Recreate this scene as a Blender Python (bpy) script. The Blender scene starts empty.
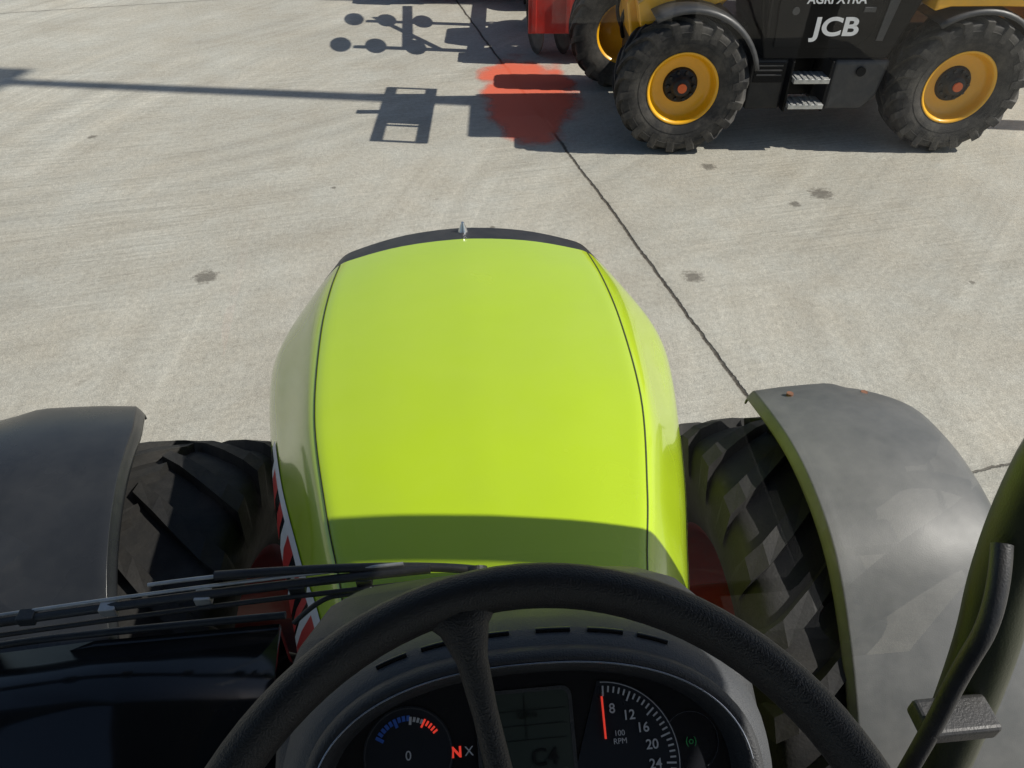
import bpy, math, random
from mathutils import Vector, Matrix
random.seed(7)
sc=bpy.context.scene
sc.view_settings.view_transform='Standard'; sc.view_settings.look='None'; sc.view_settings.exposure=0
R=math.radians
# ---------------------------------------------------------------- materials
def nt(name):
    m=bpy.data.materials.new(name); m.use_nodes=True
    n=m.node_tree.nodes; l=m.node_tree.links
    return m,n,l,n['Principled BSDF']
def pbr(name,col,rough=.5,metal=0,var=.15,scale=6,bump=0,bscale=60,coat=0,dust=None,dustamt=0,spec=.5):
    m,n,l,b=nt(name)
    tc=n.new('ShaderNodeTexCoord')
    ns=n.new('ShaderNodeTexNoise'); ns.inputs['Scale'].default_value=scale; ns.inputs['Detail'].default_value=4; ns.inputs['Roughness'].default_value=.65
    l.new(tc.outputs['Object'],ns.inputs['Vector'])
    mr=n.new('ShaderNodeMapRange'); mr.inputs[1].default_value=.3; mr.inputs[2].default_value=.7
    mr.inputs[3].default_value=1-var; mr.inputs[4].default_value=1+var
    l.new(ns.outputs['Fac'],mr.inputs[0])
    mx=n.new('ShaderNodeVectorMath'); mx.operation='SCALE'; mx.inputs[0].default_value=col
    l.new(mr.outputs[0],mx.inputs['Scale'])
    src=mx.outputs[0]
    if dust:
        n2=n.new('ShaderNodeTexNoise'); n2.inputs['Scale'].default_value=scale*.7; n2.inputs['Detail'].default_value=5; n2.inputs['Roughness'].default_value=.75
        l.new(tc.outputs['Object'],n2.inputs['Vector'])
        r2=n.new('ShaderNodeMapRange'); r2.inputs[1].default_value=.42; r2.inputs[2].default_value=.72; r2.inputs[3].default_value=0; r2.inputs[4].default_value=dustamt
        l.new(n2.outputs['Fac'],r2.inputs[0])
        mm=n.new('ShaderNodeMixRGB'); mm.inputs[2].default_value=(*dust,1)
        l.new(r2.outputs[0],mm.inputs[0]); l.new(src,mm.inputs[1]); src=mm.outputs[0]
    l.new(src,b.inputs['Base Color'])
    rr=n.new('ShaderNodeMapRange'); rr.inputs[1].default_value=.3; rr.inputs[2].default_value=.7
    rr.inputs[3].default_value=max(.02,rough*.85); rr.inputs[4].default_value=min(1,rough*1.2)
    l.new(ns.outputs['Fac'],rr.inputs[0]); l.new(rr.outputs[0],b.inputs['Roughness'])
    b.inputs['Metallic'].default_value=metal
    b.inputs['Specular IOR Level'].default_value=spec
    if coat: b.inputs['Coat Weight'].default_value=coat; b.inputs['Coat Roughness'].default_value=.06
    if bump:
        nb=n.new('ShaderNodeTexNoise'); nb.inputs['Scale'].default_value=bscale; nb.inputs['Detail'].default_value=2
        l.new(tc.outputs['Object'],nb.inputs['Vector'])
        bp=n.new('ShaderNodeBump'); bp.inputs['Strength'].default_value=bump; bp.inputs['Distance'].default_value=.003
        l.new(nb.outputs['Fac'],bp.inputs['Height']); l.new(bp.outputs[0],b.inputs['Normal'])
    return m
green=pbr('lime_paint',(.455,.63,.012),.24,0,.03,2,0,60,coat=.8,dust=(.5,.56,.15),dustamt=.12)
blackpl=pbr('black_plastic',(.022,.023,.025),.45,0,.2,8,.25,300,dust=(.16,.15,.13),dustamt=.2)
pillarm=pbr('pillar_plastic',(.036,.042,.024),.4,0,.15,8,.15,300)  # olive tint puts the hood's green reflection into the base colour
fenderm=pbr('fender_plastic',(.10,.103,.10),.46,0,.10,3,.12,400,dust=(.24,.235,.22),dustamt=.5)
fenderl=pbr('fender_plastic_shaded',(.020,.022,.025),.28,0,.12,3,.08,400,dust=(.10,.10,.095),dustamt=.2)  # darker copy of the fender plastic; left-side shade put into its colour
dashm=pbr('dash_plastic',(.035,.037,.04),.5,0,.1,10,.4,700)
dashl=pbr('dash_plastic_light',(.06,.064,.07),.55,0,.1,10,.4,700)
wheelm=pbr('steering_rubber',(.017,.017,.018),.45,0,.12,14,.4,900)
glossblk=pbr('gloss_black',(.012,.013,.014),.12,0,.1,8)
seam=pbr('seam_dark',(.03,.04,.01),.7)
rubber=pbr('tyre_rubber',(.022,.021,.020),.75,0,.25,9,.4,120,dust=(.16,.145,.12),dustamt=.5)
rubberc=pbr('tyre_rubber_clean',(.014,.014,.014),.7,0,.2,7,.3,120,dust=(.10,.09,.075),dustamt=.18,spec=.35)
tred=pbr('red_paint',(.50,.03,.02),.4,0,.15,6,coat=.3,dust=(.25,.2,.17),dustamt=.3)
tredd=pbr('red_paint_dull',(.22,.02,.015),.5,0,.25,6,dust=(.1,.08,.07),dustamt=.5)
yel=pbr('yellow_paint',(.90,.45,.006),.36,0,.06,6,coat=.3,dust=(.4,.28,.12),dustamt=.15)
orange=pbr('orange_reflector',(.7,.12,.02),.35)
steel=pbr('steel',(.52,.52,.50),.42,.5,.2,20,.2,200)
engine=pbr('engine_grey',(.03,.03,.03),.6,0,.4,10,.4,60)
white=pbr('white_vinyl',(.78,.78,.77),.4,0,.05)
redv=pbr('red_vinyl',(.6,.02,.02),.4,0,.05)
silver=pbr('silver_chrome',(.6,.62,.65),.2,.9,.05)
rust=pbr('rust_bolt',(.25,.12,.07),.7,.2,.3,60)
jgrey=pbr('machine_charcoal',(.012,.013,.014),.45,0,.2,6,.1,200,dust=(.18,.16,.13),dustamt=.10,spec=.35)
jgrey2=pbr('machine_grey',(.035,.037,.04),.45,0,.15,6,.1,200,dust=(.2,.18,.15),dustamt=.22)
jblk=pbr('machine_gloss_black',(.004,.0042,.0045),.35,0,.15,4,spec=.15)
discm=pbr('disc_steel',(.12,.10,.09),.5,.6,.4,15)
gaugeb=pbr('gauge_face',(.010,.011,.014),.25,0,.05)
gauge2=pbr('gauge_dial',(.016,.020,.028),.3,0,.05)
bluev=pbr('gauge_blue',(.05,.15,.6),.4); lcd=pbr('lcd',(.045,.058,.05),.25,0,.05)
lcdd=pbr('lcd_digit',(.008,.010,.010),.4); tickw=pbr('tick_white',(.6,.62,.65),.4,0,.02); greeni=pbr('green_icon',(.05,.45,.12),.4)
def em(name,c,s):
    m,n,l,b=nt(name); b.inputs['Base Color'].default_value=(*c,1); b.inputs['Emission Color'].default_value=(*c,1); b.inputs['Emission Strength'].default_value=s; return m
redled=em('red_led',(.8,.05,.03),.6)
def glassmat(name,tint=(.985,.99,.985),r0=.04):
    m=bpy.data.materials.new(name); m.use_nodes=True; n=m.node_tree.nodes; l=m.node_tree.links; n.clear()
    o=n.new('ShaderNodeOutputMaterial'); t=n.new('ShaderNodeBsdfTransparent'); t.inputs[0].default_value=(*tint,1)
    g=n.new('ShaderNodeBsdfGlossy'); g.inputs['Roughness'].default_value=.01
    f=n.new('ShaderNodeLayerWeight'); f.inputs[0].default_value=.5
    p=n.new('ShaderNodeMath'); p.operation='POWER'; p.inputs[1].default_value=5; l.new(f.outputs['Facing'],p.inputs[0])
    q=n.new('ShaderNodeMath'); q.operation='MULTIPLY_ADD'; q.inputs[1].default_value=.8; q.inputs[2].default_value=r0; l.new(p.outputs[0],q.inputs[0])
    mx=n.new('ShaderNodeMixShader'); l.new(q.outputs[0],mx.inputs[0]); l.new(t.outputs[0],mx.inputs[1]); l.new(g.outputs[0],mx.inputs[2]); l.new(mx.outputs[0],o.inputs[0]); return m
glass=glassmat('window_glass'); glassd=glassmat('tinted_glass',(.35,.42,.4),.06)
# ---------------------------------------------------------------- helpers
def link(o,parent):
    sc.collection.objects.link(o)
    if parent: o.parent=parent
    return o
def empty(name,loc=(0,0,0),rz=0,rx=0):
    e=bpy.data.objects.new(name,None); e.location=loc; e.rotation_euler=(rx,0,rz); e.empty_display_size=.2; sc.collection.objects.link(e); return e
class MB:
    def __init__(s): s.v=[];s.f=[];s.m=[];s.s=[]
    def add(s,v,f,mi=0,sm=False):
        o=len(s.v); s.v+= [tuple(p) for p in v]
        for q in f: s.f.append([i+o for i in q]); s.m.append(mi); s.s.append(sm)
    def grid(s,rows,mi=0,sm=True,closed=False,flip=False):
        nr=len(rows);nc=len(rows[0]);v=[p for r in rows for p in r];f=[]
        for i in range(nr-1):
            for j in range(nc if closed else nc-1):
                k=(j+1)%nc; q=[i*nc+j,i*nc+k,(i+1)*nc+k,(i+1)*nc+j]
                if flip:q.reverse()
                f.append(q)
        s.add(v,f,mi,sm)
    def obj(s,name,mats,parent=None,loc=(0,0,0),rot=(0,0,0),bevel=0,solid=0,recalc=True):
        me=bpy.data.meshes.new(name); me.from_pydata(s.v,[],s.f)
        for m in mats: me.materials.append(m)
        for i,p in enumerate(me.polygons): p.material_index=s.m[i]; p.use_smooth=s.s[i]
        if recalc:
            import bmesh; b=bmesh.new(); b.from_mesh(me); bmesh.ops.recalc_face_normals(b,faces=b.faces); b.to_mesh(me); b.free()
        o=bpy.data.objects.new(name,me); o.location=loc; o.rotation_euler=rot; link(o,parent)
        if solid: md=o.modifiers.new('s','SOLIDIFY'); md.thickness=solid; md.offset=-1
        if bevel: md=o.modifiers.new('b','BEVEL'); md.width=bevel; md.segments=3; md.limit_method='ANGLE'
        return o
def box(name,x0,x1,y0,y1,z0,z1,mat,parent=None,bevel=.01,taper=None):
    mb=MB(); tx=ty=0
    if taper: tx,ty=taper
    v=[(x0,y0,z0),(x1,y0,z0),(x1,y1,z0),(x0,y1,z0),(x0+tx,y0+ty,z1),(x1-tx,y0+ty,z1),(x1-tx,y1-ty,z1),(x0+tx,y1-ty,z1)]
    mb.add(v,[(3,2,1,0),(4,5,6,7),(0,1,5,4),(1,2,6,5),(2,3,7,6),(3,0,4,7)])
    return mb.obj(name,[mat],parent,bevel=bevel)
def prism(name,pts,y0,y1,mat,parent,bevel=.015):
    mb=MB();n=len(pts)
    mb.add([(x,y0,z) for x,z in pts]+[(x,y1,z) for x,z in pts],[list(range(n)),list(range(2*n-1,n-1,-1))]+[(i,(i+1)%n,n+(i+1)%n,n+i) for i in range(n)])
    return mb.obj(name,[mat],parent,bevel=bevel)
def tube(name,pts,r,mat,parent=None,smooth=True,rads=None,res=6):
    c=bpy.data.curves.new(name,'CURVE'); c.dimensions='3D'; c.bevel_depth=r; c.bevel_resolution=res; c.use_fill_caps=True; c.resolution_u=8
    s=c.splines.new('NURBS' if smooth and len(pts)>2 else 'POLY'); s.points.add(len(pts)-1)
    for i,p in enumerate(pts): s.points[i].co=(*p,1); s.points[i].radius=rads[i] if rads else 1
    if s.type=='NURBS': s.use_endpoint_u=True; s.order_u=3
    c.materials.append(mat); o=bpy.data.objects.new(name,c); return link(o,parent)
def cyl(name,p0,p1,r,mat,parent=None,r2=None,seg=24):
    p0=Vector(p0);p1=Vector(p1);d=(p1-p0); q=d.to_track_quat('Z','Y'); r2=r if r2 is None else r2
    mb=MB(); a=[p0+q@Vector((r*math.cos(2*math.pi*i/seg),r*math.sin(2*math.pi*i/seg),0)) for i in range(seg)]
    b=[p1+q@Vector((r2*math.cos(2*math.pi*i/seg),r2*math.sin(2*math.pi*i/seg),0)) for i in range(seg)]
    mb.grid([a,b],0,True,True); mb.add(a,[list(range(seg))[::-1]]); mb.add(b,[list(range(seg))])
    return mb.obj(name,[mat],parent)
def text(name,body,size,mat,parent,loc,rot=(0,0,0),ext=.0006,off=0,align='CENTER',sx=1):
    c=bpy.data.curves.new(name,'FONT'); c.body=body; c.size=size; c.extrude=ext; c.offset=off; c.align_x=align; c.align_y='CENTER'
    c.materials.append(mat); o=bpy.data.objects.new(name,c); o.location=loc; o.rotation_euler=rot; o.scale=(sx,1,1); return link(o,parent)
def cr(P,n):
    out=[];m=len(P)
    for i in range(m-1):
        p0=P[max(i-1,0)];p1=P[i];p2=P[i+1];p3=P[min(i+2,m-1)]
        for k in range(n):
            t=k/n
            out.append(tuple(.5*((2*b)+(-a+c)*t+(2*a-5*b+4*c-d)*t*t+(-a+3*b-3*c+d)*t**3) for a,b,c,d in zip(p0,p1,p2,p3)))
    out.append(tuple(P[-1])); return out
def wheel(name,Rr,W,rr,rimmat,hubmat,parent,loc,rz=0,nl=20,lug=.035,out=1,th=.052,rub=None):
    mb=MB();seg=72
    half=[(.41,rr),(.47,rr+.22*(Rr-rr)),(.5,rr+.5*(Rr-rr)),(.485,rr+.75*(Rr-rr)),(.44,Rr-lug-.012),(.3,Rr-lug),(0,Rr-lug+.006)]
    prof=[(x*W,r) for x,r in half]+[(-x*W,r) for x,r in half[-2::-1]]
    prof=cr(prof,3)
    rows=[[(x,r*math.cos(2*math.pi*i/seg),r*math.sin(2*math.pi*i/seg)) for i in range(seg)] for x,r in prof]
    mb.grid(rows,0,True,True)
    for sd in (1,-1):
        for i in range(nl):
            t0=2*math.pi*(i+(0 if sd>0 else .5))/nl
            secs=[]
            for f,xx,bb,tt in [(0,-.03,Rr-lug-.01,Rr-.004),(.3,.12,Rr-lug-.01,Rr),(.6,.27,Rr-lug-.012,Rr-.002),(.88,.42,Rr-lug-.03,Rr-.008),(1.0,.51,Rr-lug-.07,Rr-.03),(1.05,.515,Rr-lug-.12,Rr-.11)]:
                th2=t0+f*1.15*(2*math.pi/nl)*1.1; h=th/2/Rr*(1+.25*f); x=sd*xx*W
                c=[(x,bb,th2-h*1.25),(x,tt,th2-h),(x,tt,th2+h),(x,bb,th2+h*1.25)]
                secs.append([(px,r*math.cos(a),r*math.sin(a)) for px,r,a in c])
            mb.grid(secs,0,False,True); mb.add(secs[0],[(0,1,2,3)]); mb.add(secs[-1],[(3,2,1,0)])
    o=out
    for q,wd in ((.30,.006),(.62,.005)):
        r_=rr+q*(Rr-rr); xx=.5*W*(.955 if q<.4 else 1.0)
        mb.grid([[(o*(xx-.004),(r_-wd)*math.cos(2*math.pi*i/seg),(r_-wd)*math.sin(2*math.pi*i/seg)) for i in range(seg)],[(o*(xx+.005),r_*math.cos(2*math.pi*i/seg),r_*math.sin(2*math.pi*i/seg)) for i in range(seg)],[(o*(xx-.002),(r_+wd)*math.cos(2*math.pi*i/seg),(r_+wd)*math.sin(2*math.pi*i/seg)) for i in range(seg)]],0,True,True)
    rp=[(.41,rr+.004),(.43,rr*1.02),(.425,rr*.97),(.38,rr*.93),(.30,rr*.91),(.22,rr*.88),(.16,rr*.80),(.13,rr*.62),(.13,rr*.50)]
    rows=[[(o*x*W,r*math.cos(2*math.pi*i/seg),r*math.sin(2*math.pi*i/seg)) for i in range(seg)] for x,r in cr(rp,2)]
    mb.grid(rows,1,True,True)
    rp=[(-.41,rr+.004),(-.38,rr*.93),(.1,rr*.88),(.1,rr*.3),(.1,.01)]
    rows=[[(o*x*W,r*math.cos(2*math.pi*i/seg),r*math.sin(2*math.pi*i/seg)) for i in range(seg)] for x,r in rp]
    mb.grid(rows,1,True,True)
    rp=[(.131,rr*.5),(.17,rr*.48),(.2,rr*.44),(.2,rr*.3),(.33,rr*.26),(.35,rr*.2),(.35,.001)]
    rows=[[(o*x*W,r*math.cos(2*math.pi*i/seg),r*math.sin(2*math.pi*i/seg)) for i in range(seg)] for x,r in rp]
    mb.grid(rows,2,True,True)
    for i in range(10):
        a=2*math.pi*i/10; cy=rr*.39*math.cos(a); cz=rr*.39*math.sin(a); q=[];p=[]
        for k in range(6):
            b=2*math.pi*k/6; q.append((o*.2*W,cy+.014*math.cos(b),cz+.014*math.sin(b))); p.append((o*(.2*W+.02),cy+.014*math.cos(b),cz+.014*math.sin(b)))
        mb.grid([q,p],2,False,True); mb.add(p,[list(range(6))],2)
    return mb.obj(name,[rub or rubber,rimmat,hubmat],parent,loc,(0,0,rz))
# ---------------------------------------------------------------- ground
def ground():
    mb=MB(); S=300; mb.add([(-S,-S,0),(S,-S,0),(S,S,0),(-S,S,0)],[(0,1,2,3)])
    m,n,l,b=nt('concrete_yard')
    g=n.new('ShaderNodeNewGeometry')
    def noise(s,d=3,r=.6,vec=None):
        x=n.new('ShaderNodeTexNoise'); x.inputs['Scale'].default_value=s; x.inputs['Detail'].default_value=d; x.inputs['Roughness'].default_value=r
        l.new(vec if vec else g.outputs['Position'],x.inputs['Vector']); return x.outputs['Fac']
    def M(op,a,b2=None,c=None,clamp=False):
        x=n.new('ShaderNodeMath'); x.operation=op; x.use_clamp=clamp
        for i,q in enumerate((a,b2,c)):
            if q is None: continue
            if isinstance(q,(int,float)): x.inputs[i].default_value=q
            else: l.new(q,x.inputs[i])
        return x.outputs[0]
    def MR(a,i0,i1,o0,o1):
        x=n.new('ShaderNodeMapRange'); l.new(a,x.inputs[0])
        for k,q in enumerate((i0,i1,o0,o1)): x.inputs[k+1].default_value=q
        return x.outputs[0]
    def dot(v):
        x=n.new('ShaderNodeVectorMath'); x.operation='DOT_PRODUCT'; l.new(g.outputs['Position'],x.inputs[0]); x.inputs[1].default_value=v; return x.outputs['Value']
    d=dot((.988,.153,0)); t=dot((-.153,.988,0))
    wn=noise(1.4,7,.72); wob=MR(wn,0,1,-.04,.04)
    fn=noise(24,6,.78)
    def joint(co,c0,L,w):
        a=M('ADD',co,M('ADD',wob,MR(fn,0,1,-.014,.014))); a=M('SUBTRACT',a,c0-L/2); a=M('FLOORED_MODULO',a,L); a=M('ABSOLUTE',M('SUBTRACT',a,L/2))
        return MR(a,w,w*.4,0,1), MR(a,.10,0,0,1)
    j1,h1=joint(d,2.081,9.3,.0165); j2,h2=joint(t,1.976,10.6,.009)
    J=M('MAXIMUM',M('MULTIPLY',j1,MR(fn,.3,.6,.6,1)),M('MULTIPLY',j2,.7)); Hh=M('MAXIMUM',h1,h2)
    bn=noise(.3,5,.62); gn=noise(140,2,.7)
    big=MR(bn,.3,.7,.84,1.12); mid=MR(wn,.3,.7,.88,1.10); fine=MR(fn,.3,.7,.80,1.18); gr=MR(gn,.3,.7,.70,1.27)
    f=M('MULTIPLY',M('MULTIPLY',big,mid),M('MULTIPLY',fine,gr))
    mp=n.new('ShaderNodeCombineXYZ'); l.new(M('MULTIPLY',d,.6),mp.inputs[0]); l.new(M('MULTIPLY',t,24),mp.inputs[1])
    br=noise(1.6,3,.6,mp.outputs[0]); brm=MR(noise(.45,3,.6),.42,.62,.15,1)
    f=M('MULTIPLY',f,M('ADD',1,M('MULTIPLY',MR(br,.3,.7,-.17,.17),brm)))
    def arcs(c,k,amp,lo,hi):
        vm=n.new('ShaderNodeVectorMath'); vm.operation='DISTANCE'; l.new(g.outputs['Position'],vm.inputs[0]); vm.inputs[1].default_value=c
        cb=n.new('ShaderNodeCombineXYZ'); l.new(M('MULTIPLY',vm.outputs['Value'],k),cb.inputs[0]); a=noise(1.0,4,.7,cb.outputs[0])
        return M('ADD',1,M('MULTIPLY',MR(a,.4,.65,-amp*.6,amp),MR(bn,lo,hi,0,1)))
    f=M('MULTIPLY',f,M('MULTIPLY',arcs((9.5,2.5,0),4.0,.18,.46,.6),arcs((-6,14.5,0),3.2,.14,.55,.42)))
    st=None
    for (x,y,r) in [(-1.787,4.68,.10),(1.664,4.354,.085),(3.09,5.50,.12),(2.80,5.35,.06),(-3.4,7.3,.05),(4.6,4.6,.04),(.3,5.2,.025),(3.6,4.1,.03),(-4.5,5.6,.04),(2.3,6.1,.08),(-1.0,6.0,.03),(-2.9,3.6,.03)]:
        v=n.new('ShaderNodeVectorMath'); v.operation='DISTANCE'; l.new(g.outputs['Position'],v.inputs[0]); v.inputs[1].default_value=(x,y,0)
        q=M('ADD',v.outputs['Value'],MR(fn,.2,.8,-r*.6,r*.6)); q=MR(q,r,r*.5,0,1)
        st=q if st is None else M('MAXIMUM',st,q)
    spl=MR(noise(5.5,4,.6),.68,.76,0,.3)
    dark=M('MAXIMUM',J,M('MAXIMUM',M('MULTIPLY',st,.62),spl))
    base=n.new('ShaderNodeVectorMath'); base.operation='SCALE'
    cm=n.new('ShaderNodeMixRGB'); cm.inputs[1].default_value=(.45,.42,.345,1); cm.inputs[2].default_value=(.42,.41,.355,1); l.new(MR(wn,.35,.65,0,1),cm.inputs[0])
    l.new(cm.outputs[0],base.inputs[0]); l.new(M('MULTIPLY',f,M('SUBTRACT',1,M('MULTIPLY',Hh,.10))),base.inputs['Scale'])
    mx=n.new('ShaderNodeMixRGB'); mx.inputs[2].default_value=(.055,.045,.034,1); l.new(dark,mx.inputs[0]); l.new(base.outputs[0],mx.inputs[1]); l.new(mx.outputs[0],b.inputs['Base Color'])
    b.inputs['Roughness'].default_value=.85; b.inputs['Specular IOR Level'].default_value=.3
    bp=n.new('ShaderNodeBump'); bp.inputs['Strength'].default_value=.9; bp.inputs['Distance'].default_value=.012
    hgt=M('ADD',M('ADD',M('MULTIPLY',br,M('MULTIPLY',brm,.4)),M('MULTIPLY',fn,.7)),M('MULTIPLY',J,-2.0)); l.new(hgt,bp.inputs['Height']); l.new(bp.outputs[0],b.inputs['Normal'])
    mb.obj('concrete_ground',[m])
ground()
# red windscreen reflection, painted on a thin sheet over the concrete
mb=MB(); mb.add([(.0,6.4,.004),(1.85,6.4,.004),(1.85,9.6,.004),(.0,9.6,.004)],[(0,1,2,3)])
m,n,l,b=nt('red_reflection'); b.inputs['Base Color'].default_value=(.88,.15,.07,1); b.inputs['Roughness'].default_value=.7
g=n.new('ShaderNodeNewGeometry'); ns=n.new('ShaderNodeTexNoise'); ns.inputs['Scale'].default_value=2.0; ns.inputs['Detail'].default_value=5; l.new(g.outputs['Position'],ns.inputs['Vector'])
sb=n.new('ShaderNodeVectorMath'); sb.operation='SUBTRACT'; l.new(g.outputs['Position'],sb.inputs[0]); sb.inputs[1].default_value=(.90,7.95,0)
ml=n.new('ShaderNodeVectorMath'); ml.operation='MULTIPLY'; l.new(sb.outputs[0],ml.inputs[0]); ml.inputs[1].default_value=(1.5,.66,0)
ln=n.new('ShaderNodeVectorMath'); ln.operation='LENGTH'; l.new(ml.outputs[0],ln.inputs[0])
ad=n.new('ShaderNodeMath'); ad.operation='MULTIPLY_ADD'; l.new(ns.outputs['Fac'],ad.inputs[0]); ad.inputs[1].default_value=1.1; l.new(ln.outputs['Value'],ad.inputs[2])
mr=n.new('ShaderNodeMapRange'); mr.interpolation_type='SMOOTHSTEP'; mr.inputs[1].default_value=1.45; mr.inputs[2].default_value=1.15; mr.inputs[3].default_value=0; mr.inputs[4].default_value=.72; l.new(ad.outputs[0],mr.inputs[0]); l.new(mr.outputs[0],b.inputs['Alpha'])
mb.obj('red_reflection_sheet',[m])
# ---------------------------------------------------------------- tractor
T=empty('tractor')
SEC=[(.58,.222,1.90,.318,1.73),(.70,.245,1.903,.348,1.715),(.84,.278,1.905,.385,1.70),(1.1,.327,1.89,.455,1.66),(1.43,.353,1.85,.52,1.63),(1.7,.357,1.815,.545,1.61),(1.9,.35,1.785,.52,1.60),(2.0,.345,1.765,.49,1.58)]
DS=cr(SEC,8)
def prof(s):
    Y,a,zt,b,zs=s; w=b-a
    h=[(0,zt+.022),(a*.5,zt+.017),(a*.85,zt+.006),(a,zt-.003),(a+.22*w,zt-.03),(a+.58*w,zt-.50*(zt-zs)),(a+.86*w,zt-.82*(zt-zs)),(b,zs-.03),(b-.004,zs-.14),(b-.03,1.34),(b-.05,1.2)]
    return cr(h,4)
def bow(x,Y):
    w=max(0,min(1,(Y-1.15)/.85)); return -w*w*.095*(abs(x)/.37)**2
def hrow(s,sgn): return [(sgn*x,s[0]+bow(x,s[0]),z) for x,z in prof(s)]
mb=MB()
full=[]
for s in DS:
    r=hrow(s,1); L=hrow(s,-1); full.append(L[::-1]+r[1:])
nsp=[i for i,s in enumerate(DS) if s[0]>=1.888][0]
mb.grid(full[:nsp+1],0,True)
nf=len(full[0]); c0=nf//2; wdt=17
mb.grid([r[c0-wdt:c0+wdt+1] for r in full[nsp:]],1,True)
mb.grid([r[:c0-wdt+1] for r in full[nsp:]],0,True); mb.grid([r[c0+wdt:] for r in full[nsp:]],0,True)
last=full[-1]
def off(r,dy,dz,sc_=1): return [(x*sc_,y+dy,z+dz) for x,y,z in r]
def flo(r,dy,k): return [(x*(1-.04*k),y+dy,z-(z-1.1)*k) for x,y,z in r]
mb.grid([last,off(last,.022,-.012),flo(last,.045,.12),flo(last,.05,.45),flo(last,.03,.9)],1,True)
mb.obj('hood',[green,blackpl],T)
for sg in (1,-1):
    mb=MB(); rows=[]
    for s in DS[::2]:
        x,z=prof(s)[-1]; rows.append([(sg*x,s[0]+bow(x,s[0]),z),(sg*(x-.03),s[0]+bow(x,s[0]),1.0),(sg*(x-.12),s[0]+bow(x,s[0]),.85)])
    mb.grid(rows,0,True); mb.obj('side_screen',[blackpl],T)
def surfpt(s,idxf,lift,sg):
    p=prof(s); i=int(idxf); q=p[min(i+1,len(p)-1)]; x=p[i][0]+(q[0]-p[i][0])*(idxf-i); z=p[i][1]+(q[1]-p[i][1])*(idxf-i)
    tx,tz=q[0]-p[i][0],q[1]-p[i][1]; L=math.hypot(tx,tz) or 1
    nx,nz=-tz/L,tx/L
    if nz<0 and nx<0: nx,nz=-nx,-nz
    if nx<0: nx,nz=-nx,-nz
    return (sg*(x+nx*lift),s[0]+bow(x,s[0]),z+nz*lift)
for sg in (1,-1):
    mb=MB(); mb.grid([[surfpt(s,12.0-.16,.0012,sg),surfpt(s,12.0+.16,.0012,sg)] for s in DS[1:nsp+1]],0,True); mb.obj('hood_seam',[seam],T)
for sg in (1,-1):
    mb=MB(); D=[s for s in cr(SEC,24) if .6<s[0]<1.24]; n0=len(D)
    for i in range(n0-1):
        f=i/(n0-1); f2=(i+1)/(n0-1); b0=17.5 if sg<0 else 27.5
        t0,t1=b0+(6*f**1.3 if sg<0 else 0),b0+(6*f2**1.3 if sg<0 else 0)
        def row(s,a_,b_): return [surfpt(s,a_+(b_-a_)*k/4,.0025,sg) for k in range(5)]
        mb.grid([row(D[i],t0,t0+1.3),row(D[i+1],t1,t1+1.3)],0,True)
        pat=[1,1,1,0,2,2,1,1,1,0,0,2,1,1,2,2][(i//2)%16]
        mb.grid([row(D[i],t0+1.3,32),row(D[i+1],t1+1.3,32)],pat,True)
    mb.obj('side_decal',[white,redv,glossblk],T)
cyl('hood_ornament',(0,1.965,1.775),(0,1.965,1.825),.022,silver,T,.004)
box('engine_block',-.28,.28,.6,1.8,.7,1.25,engine,T,.04)
box('chassis_rail',-.2,.2,-1.2,1.9,.6,.95,engine,T,.03)
box('front_axle',-.62,.62,1.08,1.32,.6,.85,tredd,T,.04)
for sg in (1,-1):
    cyl('axle_hub',(sg*.5,1.2,.72),(sg*.9,1.2,.72),.17,tredd,T)
    tube('hydraulic_hose',[(sg*.45,.75,1.35),(sg*.6,.9,1.3),(sg*.58,1.1,1.05),(sg*.5,1.15,.85)],.014,blackpl,T)
    tube('hydraulic_hose',[(sg*.42,.65,1.25),(sg*.56,.85,1.22),(sg*.60,1.0,1.0),(sg*.52,1.1,.85)],.012,blackpl,T)
    cyl('suspension_cylinder',(sg*.45,1.15,.8),(sg*.42,.95,1.3),.035,tredd,T)
wheel('front_wheel',.70,.52,.37,tred,engine,T,(.90,1.2,.72),0,nl=23,lug=.035,out=1,th=.05,rub=rubberc)
wheel('front_wheel_left',.70,.52,.37,tred,engine,T,(-.89,1.24,.74),R(-4),nl=23,lug=.035,out=-1,th=.05,rub=rubberc)
def fender(name,xi,xo,sg,mat,dy=0,dz=0,bm=1,tw=0,ic=0):
    pr=cr([(1.60,1.405),(1.575,1.44),(1.42,1.495),(1.22,1.515),(1.02,1.475),(.86,1.375),(.68,1.20),(.54,1.0),(.46,.8)],6); rows=[]
    xi0=xi
    for k,(y,z) in enumerate(pr):
        cut=max(0,(y-1.40)/.2)
        xi=xi0-tw*max(0,1.5-y)+ic*cut**2
        w=xo-xi; e=.09*cut**2
        c=[(xi,z-.035),(xi+.012,z-.006),(xi+.04,z),(xi+.5*w,z+.012),(xo-.10-e,z-.004),(xo-.03-e,z-.022),(xo-e,z-.06),(xo-e+.002,z-.10)]
        rows.append([(sg*x,y+dy-.03*abs(x-xi-.2*w) ,zz+dz) for x,zz in cr(c,3)])
    mb=MB(); mb.grid(rows,0,True); mb.obj(name,[mat],T,solid=.006)
    if bm:
        for fx,zz in ((.22,1.464),(.70,1.450)):
            cyl('fender_bolt',(sg*(xi0+(xo-xi0)*fx),1.51,zz),(sg*(xi0+(xo-xi0)*fx),1.512,zz+.016),.010,rust,T,seg=8)
fender('front_fender',.80,1.27,1,fenderm,ic=.02); fender('front_fender_left',.885,1.42,-1,fenderl,.04,.055,0,.13,.05)
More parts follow.
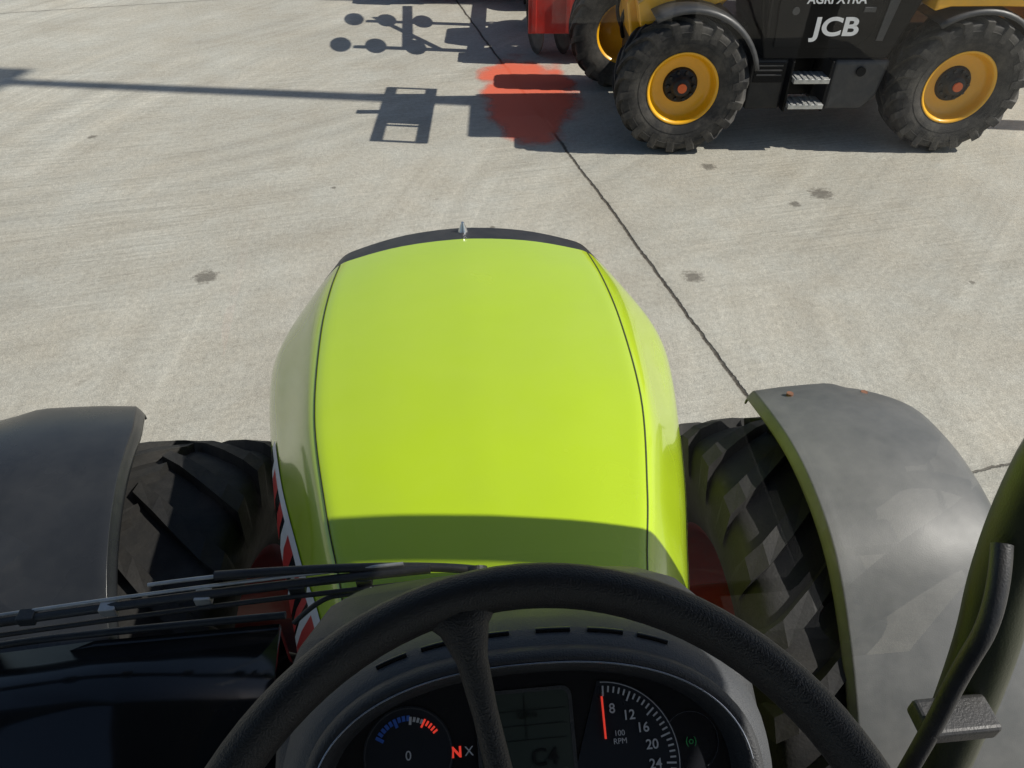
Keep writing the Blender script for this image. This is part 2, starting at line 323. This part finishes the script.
for sg in (1,-1):
    wheel('rear_wheel',.92,.62,.50,tred,engine,T,(sg*1.05,-1.0,.92),0,nl=22,lug=.05,out=sg,th=.07,rub=rubberc)
    rows=[]
    for k in range(13):
        a=R(15+150*k/12); rows.append([(sg*.72,-1.0+1.0*math.cos(a),.95+1.0*math.sin(a)),(sg*1.3,-1.0+1.0*math.cos(a),.95+1.0*math.sin(a)),(sg*1.36,-1.0+.96*math.cos(a),.95+.96*math.sin(a))])
    mb=MB(); mb.grid(rows,0,True); mb.obj('rear_fender',[blackpl],T,solid=.008)
# cab
box('cab_roof',-.92,.92,-1.35,.60,3.04,3.26,blackpl,T,.06,taper=(.06,.06))
box('cab_floor',-.7,.7,-1.2,.40,1.38,1.45,blackpl,T,.01)
box('cab_firewall',-.30,.30,.50,.56,1.3,1.80,blackpl,T,.01)
tube('cab_pillar_a_right',[(.79,.47,1.35),(.775,.53,1.75),(.752,.60,2.0),(.742,.62,2.3),(.77,.55,3.06)],.045,pillarm,T)
tube('cab_pillar_a_left',[(-.82,.47,1.35),(-.82,.53,1.75),(-.82,.57,2.0),(-.82,.6,2.3),(-.80,.52,3.06)],.036,pillarm,T)
for sg in (1,-1):
    tube('cab_pillar_b',[(sg*.80,-.5,1.4),(sg*.83,-.5,2.2),(sg*.78,-.5,3.06)],.03,blackpl,T)
    tube('cab_pillar_c',[(sg*.72,-1.22,1.6),(sg*.76,-1.26,2.2),(sg*.72,-1.22,3.06)],.035,blackpl,T)
    box('cab_side_sill',*sorted((sg*.76,sg*.82)),-1.2,.44,1.36,1.48,blackpl,T,.01)
box('cab_rear_wall',-.7,.7,-1.25,-1.2,1.4,2.0,blackpl,T,.01)
tube('grab_handle',[(.70,.57,2.05),(.675,.50,2.0),(.655,.475,1.87),(.65,.45,1.74),(.65,.43,1.5)],.014,blackpl,T)
box('handle_bracket',.64,.76,.44,.50,1.72,1.755,blackpl,T,.008)
mb=MB(); mb.add([(-.80,.645,1.62),(.76,.645,1.62),(.77,.56,3.04),(-.80,.56,3.04)],[(0,1,2,3)]); mb.obj('windscreen',[glass],T)
mb=MB()
mb.grid([[(-.98,.66,1.80),(-.62,.66,1.855),(-.34,.66,1.86)],[(-.95,.64,1.5),(-.62,.64,1.5),(-.34,.64,1.5)]],0,False)
cp=[[(-.98,.66,1.80),(-.8,.66,1.84),(-.62,.66,1.855),(-.34,.66,1.86)],[(-.98,.55,1.78),(-.8,.55,1.82),(-.62,.55,1.835),(-.34,.55,1.84)],[(-.95,.42,1.70),(-.8,.42,1.74),(-.6,.42,1.75),(-.3,.42,1.76)],[(-.9,.28,1.64),(-.8,.28,1.66),(-.6,.28,1.68),(-.3,.28,1.70)],[(-.9,.10,1.45),(-.8,.1,1.45),(-.6,.10,1.45),(-.3,.10,1.45)]]
mb.grid(cp,0,True); mb.obj('front_corner_panel',[glossblk],T,solid=.01)
tube('panel_edge_trim',[(-.98,.668,1.81),(-.8,.668,1.85),(-.62,.668,1.865),(-.33,.668,1.87)],.006,blackpl,T)
box('fuel_tank',-1.1,-.45,-.35,.55,.65,1.2,blackpl,T,.06)
box('battery_box',.45,1.05,-.35,.42,.65,1.15,blackpl,T,.06)
box('seat_cushion',-.26,.26,-.75,-.25,1.85,1.98,dashm,T,.05); box('seat_back',-.25,.25,-.86,-.74,1.95,2.55,dashm,T,.05); box('seat_base',-.2,.2,-.7,-.3,1.45,1.85,blackpl,T,.03)
box('cowl_panel',-.31,.31,.50,.60,1.80,1.875,blackpl,T,.012)
# wiper
W=empty('windscreen_wiper')
tube('wiper_blade',[(-.84,.672,1.895),(-.45,.676,1.935),(-.10,.672,1.955)],.007,blackpl,W)
tube('wiper_blade_rubber',[(-.84,.66,1.880),(-.45,.664,1.920),(-.10,.66,1.94)],.004,wheelm,W)
tube('wiper_blade_spine',[(-.80,.680,1.906),(-.45,.684,1.944),(-.14,.680,1.962)],.0028,steel,W)
tube('wiper_arm',[(-.03,.67,1.945),(-.14,.685,1.96),(-.42,.69,1.955)],.007,blackpl,W)
tube('wiper_arm_rod',[(-.02,.675,1.94),(-.25,.70,1.960),(-.52,.69,1.945)],.003,steel,W)
for x in (-.7,-.58,-.44,-.3,-.2): box('blade_clip',x-.012,x+.012,.664,.684,1.9+.035*(x+.84)/.74*1.2-.006,1.912+.035*(x+.84)/.74*1.2,steel if x in(-.44,-.58) else blackpl,W,.002)
cyl('wiper_pivot',(-.03,.64,1.93),(-.03,.675,1.945),.016,blackpl,W)
hp=[(-.05-.14*i/160,.655+.007*math.cos(i*.95),1.932+.007*math.sin(i*.95)) for i in range(161)]
tube('washer_hose_coil',hp,.002,steel,W,smooth=False,res=2)
tube('washer_hose',[(-.18,.655,1.934),(-.22,.66,1.925),(-.27,.66,1.92),(-.31,.64,1.89)],.004,wheelm,W)
# ---------------------------------------------------------------- dashboard
D=empty('dashboard',(0,.262,2.287),0,R(35))
DYC=-.033
def sup(a,b,z,n_=2.35,seg=72,dy=DYC,a0=0,a1=360,cl=True):
    o=[]
    for i in range(seg):
        t=R(a0+(a1-a0)*i/(seg if cl else seg-1)); c,s=math.cos(t),math.sin(t)
        o.append((a*abs(c)**(2/n_)*(1 if c>=0 else -1),dy+b*abs(s)**(2/n_)*(1 if s>=0 else -1),z))
    return o
mb=MB()
mb.grid([sup(.160,.085,.0),sup(.163,.088,.012),sup(.167,.092,.026),sup(.174,.099,.030),sup(.180,.105,.024),sup(.182,.107,.008)],0,True,True)
mb.grid([sup(.182,.107,.008),sup(.189,.112,.004),sup(.198,.119,-.008),sup(.207,.127,-.035),sup(.217,.133,-.09),sup(.22,.136,-.2),sup(.22,.136,-.4)],1,True,True)
mb.obj('cluster_bezel',[dashm,dashl],D)
for a0,a1 in ((125,116),(112,103),(99,92),(88,81),(77,68),(64,55)):
    tube('vent_slot',sup(.1955,.1175,-.0035,seg=8,a0=a0,a1=a1,cl=False),.0022,glossblk,D,smooth=False)
tube('bezel_bead',sup(.1705,.0955,.0295,seg=60,a0=5,a1=175,cl=False),.0008,silver,D,smooth=False)
mb=MB(); mb.add(sup(.162,.087,.002),[list(range(72))]); mb.obj('cluster_face',[gaugeb],D)
def disc(name,cx,cy,r,z,mat,a0=0,a1=360):
    mb=MB(); mb.add([(cx+r*math.cos(R(a0+(a1-a0)*i/48)),cy+r*math.sin(R(a0+(a1-a0)*i/48)),z) for i in range(48)],[list(range(48))]); mb.obj(name,[mat],D)
def arcticks(name,cx,cy,r0,r1,a0,a1,n_,mat,w=.0007):
    mb=MB()
    for i in range(n_):
        a=R(a0+(a1-a0)*i/(n_-1)); rr0=r0 if i%5==0 else r0+(r1-r0)*.4
        c,s=math.cos(a),math.sin(a); px,py=-s*w,c*w
        mb.add([(cx+rr0*c-px,cy+rr0*s-py,.0045),(cx+r1*c-px,cy+r1*s-py,.0045),(cx+r1*c+px,cy+r1*s+py,.0045),(cx+rr0*c+px,cy+rr0*s+py,.0045)],[(0,1,2,3)])
    mb.obj(name,[mat],D)
def arcband(name,cx,cy,r,w,a0,a1,mat):
    mb=MB(); mb.grid([[(cx+(r+q)*math.cos(R(a0+(a1-a0)*i/30)),cy+(r+q)*math.sin(R(a0+(a1-a0)*i/30)),.004) for i in range(31)] for q in (0,w)],0,False); mb.obj(name,[mat],D)
TX,TY=.058,-.020
disc('tach_dial',TX,TY,.062,.0032,gauge2,-130,95)
disc('temp_dial',-.098,.0,.036,.0032,gauge2)
arcticks('tach_ticks',TX,TY,.050,.058,86,-50,31,tickw)
arcband('tach_ring',TX,TY,.0605,.0006,88,-60,tickw)
for i,s in enumerate(['8','12','16','20','24']):
    a=R(76-20.5*i); text('tach_number',s,.0105,tickw,D,(TX+.041*math.cos(a),TY+.041*math.sin(a),.0045),ext=.0002,off=.0001)
text('tach_label','100\nRPM',.006,tickw,D,(TX+.014,TY+.018,.0045),ext=.0002)
box('tach_needle',TX+.0015,TX+.003,TY+.018,TY+.050,.0050,.006,redled,D,0)
def rr(x0,x1,y0,y1,z,r=.006):
    o=[]
    for cx,cy,a in ((x1-r,y1-r,0),(x0+r,y1-r,90),(x0+r,y0+r,180),(x1-r,y0+r,270)):
        for k in range(5): o.append((cx+r*math.cos(R(a+22.5*k)),cy+r*math.sin(R(a+22.5*k)),z))
    return o
mb=MB(); mb.add(rr(-.040,.033,-.035,.038,.0032),[list(range(20))]); mb.obj('lcd_display',[lcd],D)
mb=MB(); mb.grid([rr(-.043,.036,-.038,.041,.0034,.008),rr(-.040,.033,-.035,.038,.0034)],0,False,True); mb.obj('lcd_frame',[dashm],D)
text('lcd_digits','0    C4',.018,lcdd,D,(-.004,-.012,.004),ext=.0002,off=.0002)
text('lcd_lines','. . . . . . . .\n12.4 h',.007,lcdd,D,(-.002,.024,.004),ext=.0002)
for k in range(3): box('lcd_rule',-.036,.029,.002+.011*k,.0024+.011*k,.0036,.0038,lcdd,D,0)
box('lcd_rule',-.0035,-.003,.002,.036,.0036,.0038,lcdd,D,0)
GX,GY=-.098,.0
arcticks('temp_ticks_blue',GX,GY,.022,.029,150,88,9,bluev,.0013); arcticks('temp_ticks_red',GX,GY,.022,.029,60,35,5,redled,.0008); arcticks('temp_ticks_white',GX,GY,.022,.028,84,64,4,tickw,.0010)
arcticks('fuel_ticks',GX,GY,.022,.028,210,330,9,tickw,.0008)
arcband('gauge_ring',GX,GY,.034,.0008,0,360,dashl); arcband('gauge_ring_right',.130,-.010,.022,.0006,-60,140,dashl)
text('gauge_zero','0',.010,tickw,D,(GX,GY-.001,.0045),ext=.0002)
text('neutral_icon','N',.011,redled,D,(-.060,-.002,.0035),ext=.0002,off=.0004); text('lock_icon','X',.010,tickw,D,(-.050,-.002,.0035),ext=.0002)
text('green_icon','(o)',.008,greeni,D,(.130,-.010,.0035),ext=.0002); text('fuel_icon','H',.008,tickw,D,(GX-.004,GY-.018,.0045),ext=.0002)
MI=(Matrix.Translation((0,.262,2.287))@Matrix.Rotation(R(35),4,'X')).inverted()
def wpar(o): o.parent=D; o.matrix_parent_inverse=MI
DT=MB()
def drow(y,z,w): return [(x,y,zz) for x,zz in cr([(-w,z-.25),(-w,z-.06),(-w*.93,z-.015),(-w*.6,z),(0,z+.008),(w*.6,z),(w*.93,z-.015),(w,z-.06),(w,z-.25)],4)]
DT.grid([drow(.30,2.20,.235),drow(.36,2.225,.235),drow(.42,2.215,.225),drow(.50,2.16,.21),drow(.56,2.09,.20),drow(.57,1.95,.20)],0,True)
wpar(DT.obj('dash_top',[dashm],None))
wpar(cyl('dash_knob',(0,.475,2.17),(0,.468,2.20),.014,glossblk,None,.012))
wpar(tube('column_stalk_r',[(.12,.15,2.25),(.2,.17,2.26),(.28,.19,2.27)],.009,dashm,None))
wpar(cyl('steering_column',(0,.05,2.38),(0,.22,2.0),.05,dashm,None,.08))
wpar(box('column_shroud',-.16,.16,.12,.32,1.5,2.1,dashm,None,.04))
# ---------------------------------------------------------------- steering wheel
S=empty('steering_wheel',(-.012,.0715,2.45),0,R(25))
RW=.192
mb=MB(); rows=[]
for i in range(96):
    a=2*math.pi*i/96; rows.append([((RW+.0128*math.cos(b))*math.cos(a),(RW+.0128*math.cos(b))*math.sin(a),.015*math.sin(b)) for b in [2*math.pi*k/20 for k in range(20)]])
rows.append(rows[0]); mb.grid(rows,0,True,True); mb.obj('rim',[wheelm],S)
for a in (101,225,337):
    a=R(a); c,s=math.cos(a),math.sin(a); rows=[]
    for r_,w_,h_,z_ in [(.03,.014,.012,-.03),(.08,.0075,.008,-.022),(.13,.0072,.007,-.012),(.158,.009,.008,-.005),(.174,.014,.010,-.002),(.183,.022,.010,0),(.19,.030,.006,.0)]:
        rows.append([(r_*c-w_*math.cos(b)*s,r_*s+w_*math.cos(b)*c,z_+h_*math.sin(b)) for b in [2*math.pi*k/16 for k in range(16)]])
    mb=MB(); mb.grid(rows,0,True,True); mb.obj('spoke',[wheelm],S)
cyl('hub',(0,0,-.06),(0,0,-.01),.05,wheelm,S,.042,seg=40)
# ---------------------------------------------------------------- telehandler
H=empty('telehandler',(2.055,6.38,0),R(-4.6))
for nm,x,y,o in (('front_wheel',0,.20,-1),('front_wheel_far',-.28,1.82,1),('rear_wheel',2.42,.20,-1),('rear_wheel_far',2.42,1.82,1)):
    wheel(nm,.58,.41,.305,yel,jgrey,H,(x,y,.58),R(90),nl=18,lug=.034,out=o,th=.052)
for x in (0,2.42):
    cyl('hub_cap',(x,.09,.58),(x,.040,.58),.04,orange,H)
    cyl('axle',(x,.25,.58),(x,1.75,.58),.11,jgrey,H)
box('chassis',-.35,3.0,.62,1.45,.50,.95,jgrey,H,.03)
prism('front_frame',[(-.42,.85),(-.1,.7),(.25,1.0),(.45,1.25),(.3,1.45),(-.3,1.42),(-.48,1.15)],.5,1.3,yel,H,.02)
prism('front_frame_plate',[(-.38,1.02),(.0,1.12),(.4,1.25),(.4,1.38),(-.2,1.35),(-.42,1.2)],.28,.49,yel,H,.012)
box('work_light',-.44,-.36,.55,.75,1.18,1.28,jblk,H,.015)
tube('front_hose',[(-.40,.8,1.1),(-.5,.85,.95),(-.42,.95,.75)],.018,jblk,H)
tube('front_hose',[(-.42,1.0,1.2),(-.54,1.05,1.0),(-.42,1.1,.8)],.018,jblk,H)
def mudguard(name,cx,a0,a1,Rm,y0,y1):
    rows=[]
    for k in range(17):
        a=R(a0+(a1-a0)*k/16); c,s=math.cos(a),math.sin(a)
        rows.append([(cx+(Rm-.045)*c,y0,.58+(Rm-.045)*s),(cx+(Rm-.012)*c,y0+.01,.58+(Rm-.012)*s),(cx+Rm*c,y0+.04,.58+Rm*s),(cx+Rm*c,y1,.58+Rm*s)])
    mb=MB(); mb.grid(rows,0,True); mb.obj(name,[jgrey2],H,solid=.012)
mudguard('front_mudguard',0,15,118,.66,.0,.5); mudguard('rear_mudguard',2.42,20,125,.645,.0,.5)
prism('cab_lower',[(.62,1.02),(.68,.80),(1.75,.80),(1.82,.98),(1.9,1.25),(1.95,1.5),(.52,1.5)],.12,1.05,jblk,H,.02)
prism('cab_door',[(.74,.90),(1.46,.90),(1.56,1.02),(1.60,1.45),(.70,1.45)],.100,.118,jblk,H,.008)
prism('door_trim',[(1.60,.95),(1.66,.95),(1.74,1.45),(1.64,1.45)],.106,.118,jgrey2,H,.005)
box('door_handle',1.42,1.52,.085,.099,1.18,1.22,jgrey2,H,.005)
text('door_letters','JCB',.20,white,H,(1.23,.095,1.06),(R(90),0,0),.002,.0055,sx=1.25)
text('door_small_letters','AGRI XTRA',.095,white,H,(1.18,.095,1.275),(R(90),0,0),.002,.002)
cyl('door_badge',(.86,.098,1.19),(.86,.09,1.19),.03,jgrey2,H)
box('battery_box',.60,.92,.14,.62,.36,.795,jgrey,H,.025)
box('tool_box_lid',.63,.89,.128,.139,.60,.77,jblk,H,.004)
for z in (.66,.70,.74): box('vent_rib',.65,.87,.120,.127,z,z+.012,jgrey2,H,.002)
prism('fuel_tank',[(1.31,.36),(1.66,.36),(1.76,.50),(1.80,.79),(1.31,.79)],.115,.65,jgrey2,H,.035)
cyl('fuel_cap',(1.55,.125,.70),(1.55,.09,.70),.04,jblk,H)
for z in (.40,.62):
    box('step_tread',.96,1.27,.03,.24,z,z+.04,steel,H,.004)
    for k in range(5): box('step_grip',.98+.055*k,1.0+.055*k,.027,.22,z+.041,z+.048,steel,H,0)
for x in (.945,1.285): box('step_side',x-.012,x+.006,.08,.5,.36,.79,jblk,H,.005)
box('step_back',.965,1.265,.45,.61,.38,.785,jblk,H,.01)
tube('grab_rail',[(.66,.08,1.0),(.62,.05,1.2),(.62,.05,1.6),(.64,.08,1.8)],.014,jblk,H)
prism('engine_cover',[(1.97,1.20),(2.1,1.235),(2.5,1.235),(3.15,1.22),(3.2,1.1),(3.25,1.6),(2.9,1.85),(1.99,1.9)],.02,.95,yel,H,.02)
prism('engine_side_panel',[(2.0,1.40),(3.1,1.40),(3.1,1.62),(2.0,1.62)],.0,.018,jblk,H,.006)
prism('counterweight',[(3.0,.62),(3.25,.7),(3.3,1.2),(3.1,1.25),(2.95,.95)],.2,1.85,yel,H,.03)
box('engine_far_cover',.9,2.9,1.47,2.0,.7,1.5,yel,H,.05)
for x,y in ((.55,.15),(.55,1.02),(1.9,.15),(1.9,1.02)): tube('cab_post',[(x,y,1.5),(x+(.15 if x<1 else -.05),y,2.45)],.03,blackpl,H,smooth=False)
box('cab_roof',.6,1.98,.1,1.08,2.44,2.55,blackpl,H,.03)
mb=MB(); mb.add([(.56,.14,1.5),(1.88,.14,1.5),(1.84,.14,2.44),(.71,.14,2.44)],[(0,1,2,3)]); mb.add([(.55,.16,1.5),(.55,1.0,1.5),(.70,1.0,2.44),(.70,.16,2.44)],[(0,1,2,3)]); mb.add([(1.9,.16,1.5),(1.9,1.0,1.5),(1.86,1.0,2.44),(1.86,.16,2.44)],[(0,1,2,3)]); mb.obj('cab_glass',[glassd],H)
def beam(name,p0,p1,w,h,mat,par=None):
    p0=Vector(p0);p1=Vector(p1);d=p1-p0;L=d.length; o=box(name,-w/2,w/2,-h/2,h/2,0,L,mat,par or H,.012); o.location=p0; o.rotation_euler=d.to_track_quat('Z','Y').to_euler(); return o
beam('boom_outer',(3.0,1.2,2.05),(.0,1.2,1.72),.24,.28,yel)
beam('boom_inner',(.0,1.2,1.72),(-.95,1.2,1.60),.17,.2,jgrey)
box('fork_carriage',-1.0,-.92,.10,1.55,1.36,1.42,jgrey,H,.01); box('fork_carriage_top',-1.0,-.92,.10,1.55,1.80,1.86,jgrey,H,.01)
for y in (.12,.5,.9,1.2,1.53): box('carriage_bar',-.99,-.93,y-.02,y+.02,1.41,1.81,jgrey,H,.005)
box('carriage_plate',-.97,-.94,.55,1.15,1.43,1.79,jgrey,H,.005)
for y in (.9,1.35): box('fork_tine',-1.7,-.97,y-.05,y+.05,1.34,1.38,jgrey,H,.005)
# ---------------------------------------------------------------- red implements
def camw(X,Y): return (X*.9955+Y*.0941-.04, Y*.9955-X*.0941)
def discmesh(P,loc,rot):
    mb=MB(); mb.grid([[(dx,r_*math.cos(2*math.pi*k/28),r_*math.sin(2*math.pi*k/28)) for k in range(28)] for r_,dx in ((.01,.05),(.12,.045),(.22,.025),(.29,0))],0,True,True); mb.obj('disc',[discm],P,loc,rot,solid=.006)
def harrow(loc,rz,L,nd,tall,shadow_wing):
    P=empty('disc_harrow',(*loc,0),rz)
    for y in (0,1.1):
        box('gang_beam',0,L,y-.06,y+.06,.72,.86,tred,P,.015)
        for i in range(nd):
            x=.1+i*(L-.2)/(nd-1); discmesh(P,(x,y,.29),(0,0,R(18 if y<.5 else -18)))
            tube('disc_arm',[(x,y,.75),(x,y+.16,.6),(x,y+.12,.4),(x,y,.29)],.025,tred,P)
    # sheet-steel front guard with ribs
    prism('front_guard',[(.0,.34),(L*.9,.34),(L*.9,.84),(.0,.84)],-.42,-.39,tred,P,.01)
    for i in range(6): box('guard_rib',.04+i*L*.16,.09+i*L*.16,-.45,-.421,.36,.82,tred,P,.006)
    box('guard_top',.0,L*.9,-.39,-.07,.80,.84,tred,P,.008)
    for x in (.12*L,.82*L): box('cross_beam',x-.06,x+.06,-.1,2.2,.865,.98,tred,P,.015)
    box('hopper_body',.2,L*.8,.15,.95,.99,1.35,tred,P,.06,taper=(.08,.08))
    for x in (.25*L,.75*L): cyl('roller_arm',(x,2.0,.9),(x,2.1,.3),.04,tred,P)
    cyl('packer_roller',(0,2.1,.3),(L,2.1,.3),.27,jgrey,P)
    for i in range(int(L/.14)): cyl('roller_ring',(.03+i*.14,2.1,.3),(.07+i*.14,2.1,.3),.31,discm,P)
    tube('headstock',[(L*.4,.1,.95),(L*.45,-.1,tall),(L*.55,-.1,tall),(L*.6,.1,.95)],.05,tred,P,smooth=False)
    cyl('hydraulic_ram',(L*.5,-.1,tall),(L*.5,1.8,1.0),.04,jgrey,P)
    if shadow_wing:  # folded frames and discs above the view, added only to cast shadows
        for x in (.08,L-.08):
            for y in (.0,1.1):
                beam('shadow_wing_beam',(x,y,.87),(x,y,2.2),.10,.12,tred,P)
                for z in (1.2,1.7,2.15): discmesh(P,(x-.26 if x<1 else x+.26,y+.1,z),(0,R(62),R(18)))
            beam('shadow_wing_tie',(x,-.05,1.55),(x,1.9,1.75),.08,.08,tred,P); beam('shadow_wing_brace',(x,-.05,1.1),(x,1.3,2.15),.06,.06,tred,P)
harrow(camw(.18,9.45),R(-5),2.4,8,1.65,True)
harrow(camw(-1.5,12.0),R(-2),3.0,9,1.5,True)
# ---------------------------------------------------------------- lamp posts out of view, added to cast the long ground shadows
def unseen_lamp(loc,h):
    P=empty('unseen_lamp_post',(*loc,0),R(-12))
    cyl('unseen_post',(0,0,0),(0,0,h),.14,steel,P,.10); cyl('unseen_base_flange',(0,0,0),(0,0,.03),.24,steel,P)
    box('unseen_cross_arm',-.08,.08,-.35,.35,h-.05,h+.05,steel,P,.01)
    for y in (-.25,.25): box('unseen_flood_lamp',-.15,.2,y-.18,y+.18,h+.02,h+.30,steel,P,.03)
unseen_lamp(camw(7.0,7.0),12.8); unseen_lamp(camw(6.6,10.9),12.6)
# ---------------------------------------------------------------- light
phi=R(12); el=R(45)
sdir=Vector((math.cos(el)*math.cos(phi),-math.cos(el)*math.sin(phi),math.sin(el)))
sl=bpy.data.lights.new('sun','SUN'); sl.energy=4.75; sl.angle=R(.5); sl.color=(1,.955,.88)
so=bpy.data.objects.new('sun',sl); so.rotation_euler=sdir.to_track_quat('Z','Y').to_euler(); so.location=(20,-5,20); sc.collection.objects.link(so)
w=bpy.data.worlds.new("World"); sc.world=w; w.use_nodes=True; n=w.node_tree.nodes; l=w.node_tree.links
sk=n.new('ShaderNodeTexSky'); sk.sky_type='NISHITA'; sk.sun_disc=False; sk.sun_elevation=el; sk.sun_rotation=R(102)
l.new(sk.outputs[0],n['Background'].inputs[0]); n['Background'].inputs[1].default_value=.08
# ---------------------------------------------------------------- camera
cd=bpy.data.cameras.new('camera'); cd.sensor_width=36; cd.lens=36*745/1024; cd.clip_start=.02; cd.clip_end=1000
co=bpy.data.objects.new('camera',cd); co.location=(-.04,0,2.9); co.rotation_euler=(R(49),0,R(-5.4)); sc.collection.objects.link(co); sc.camera=co
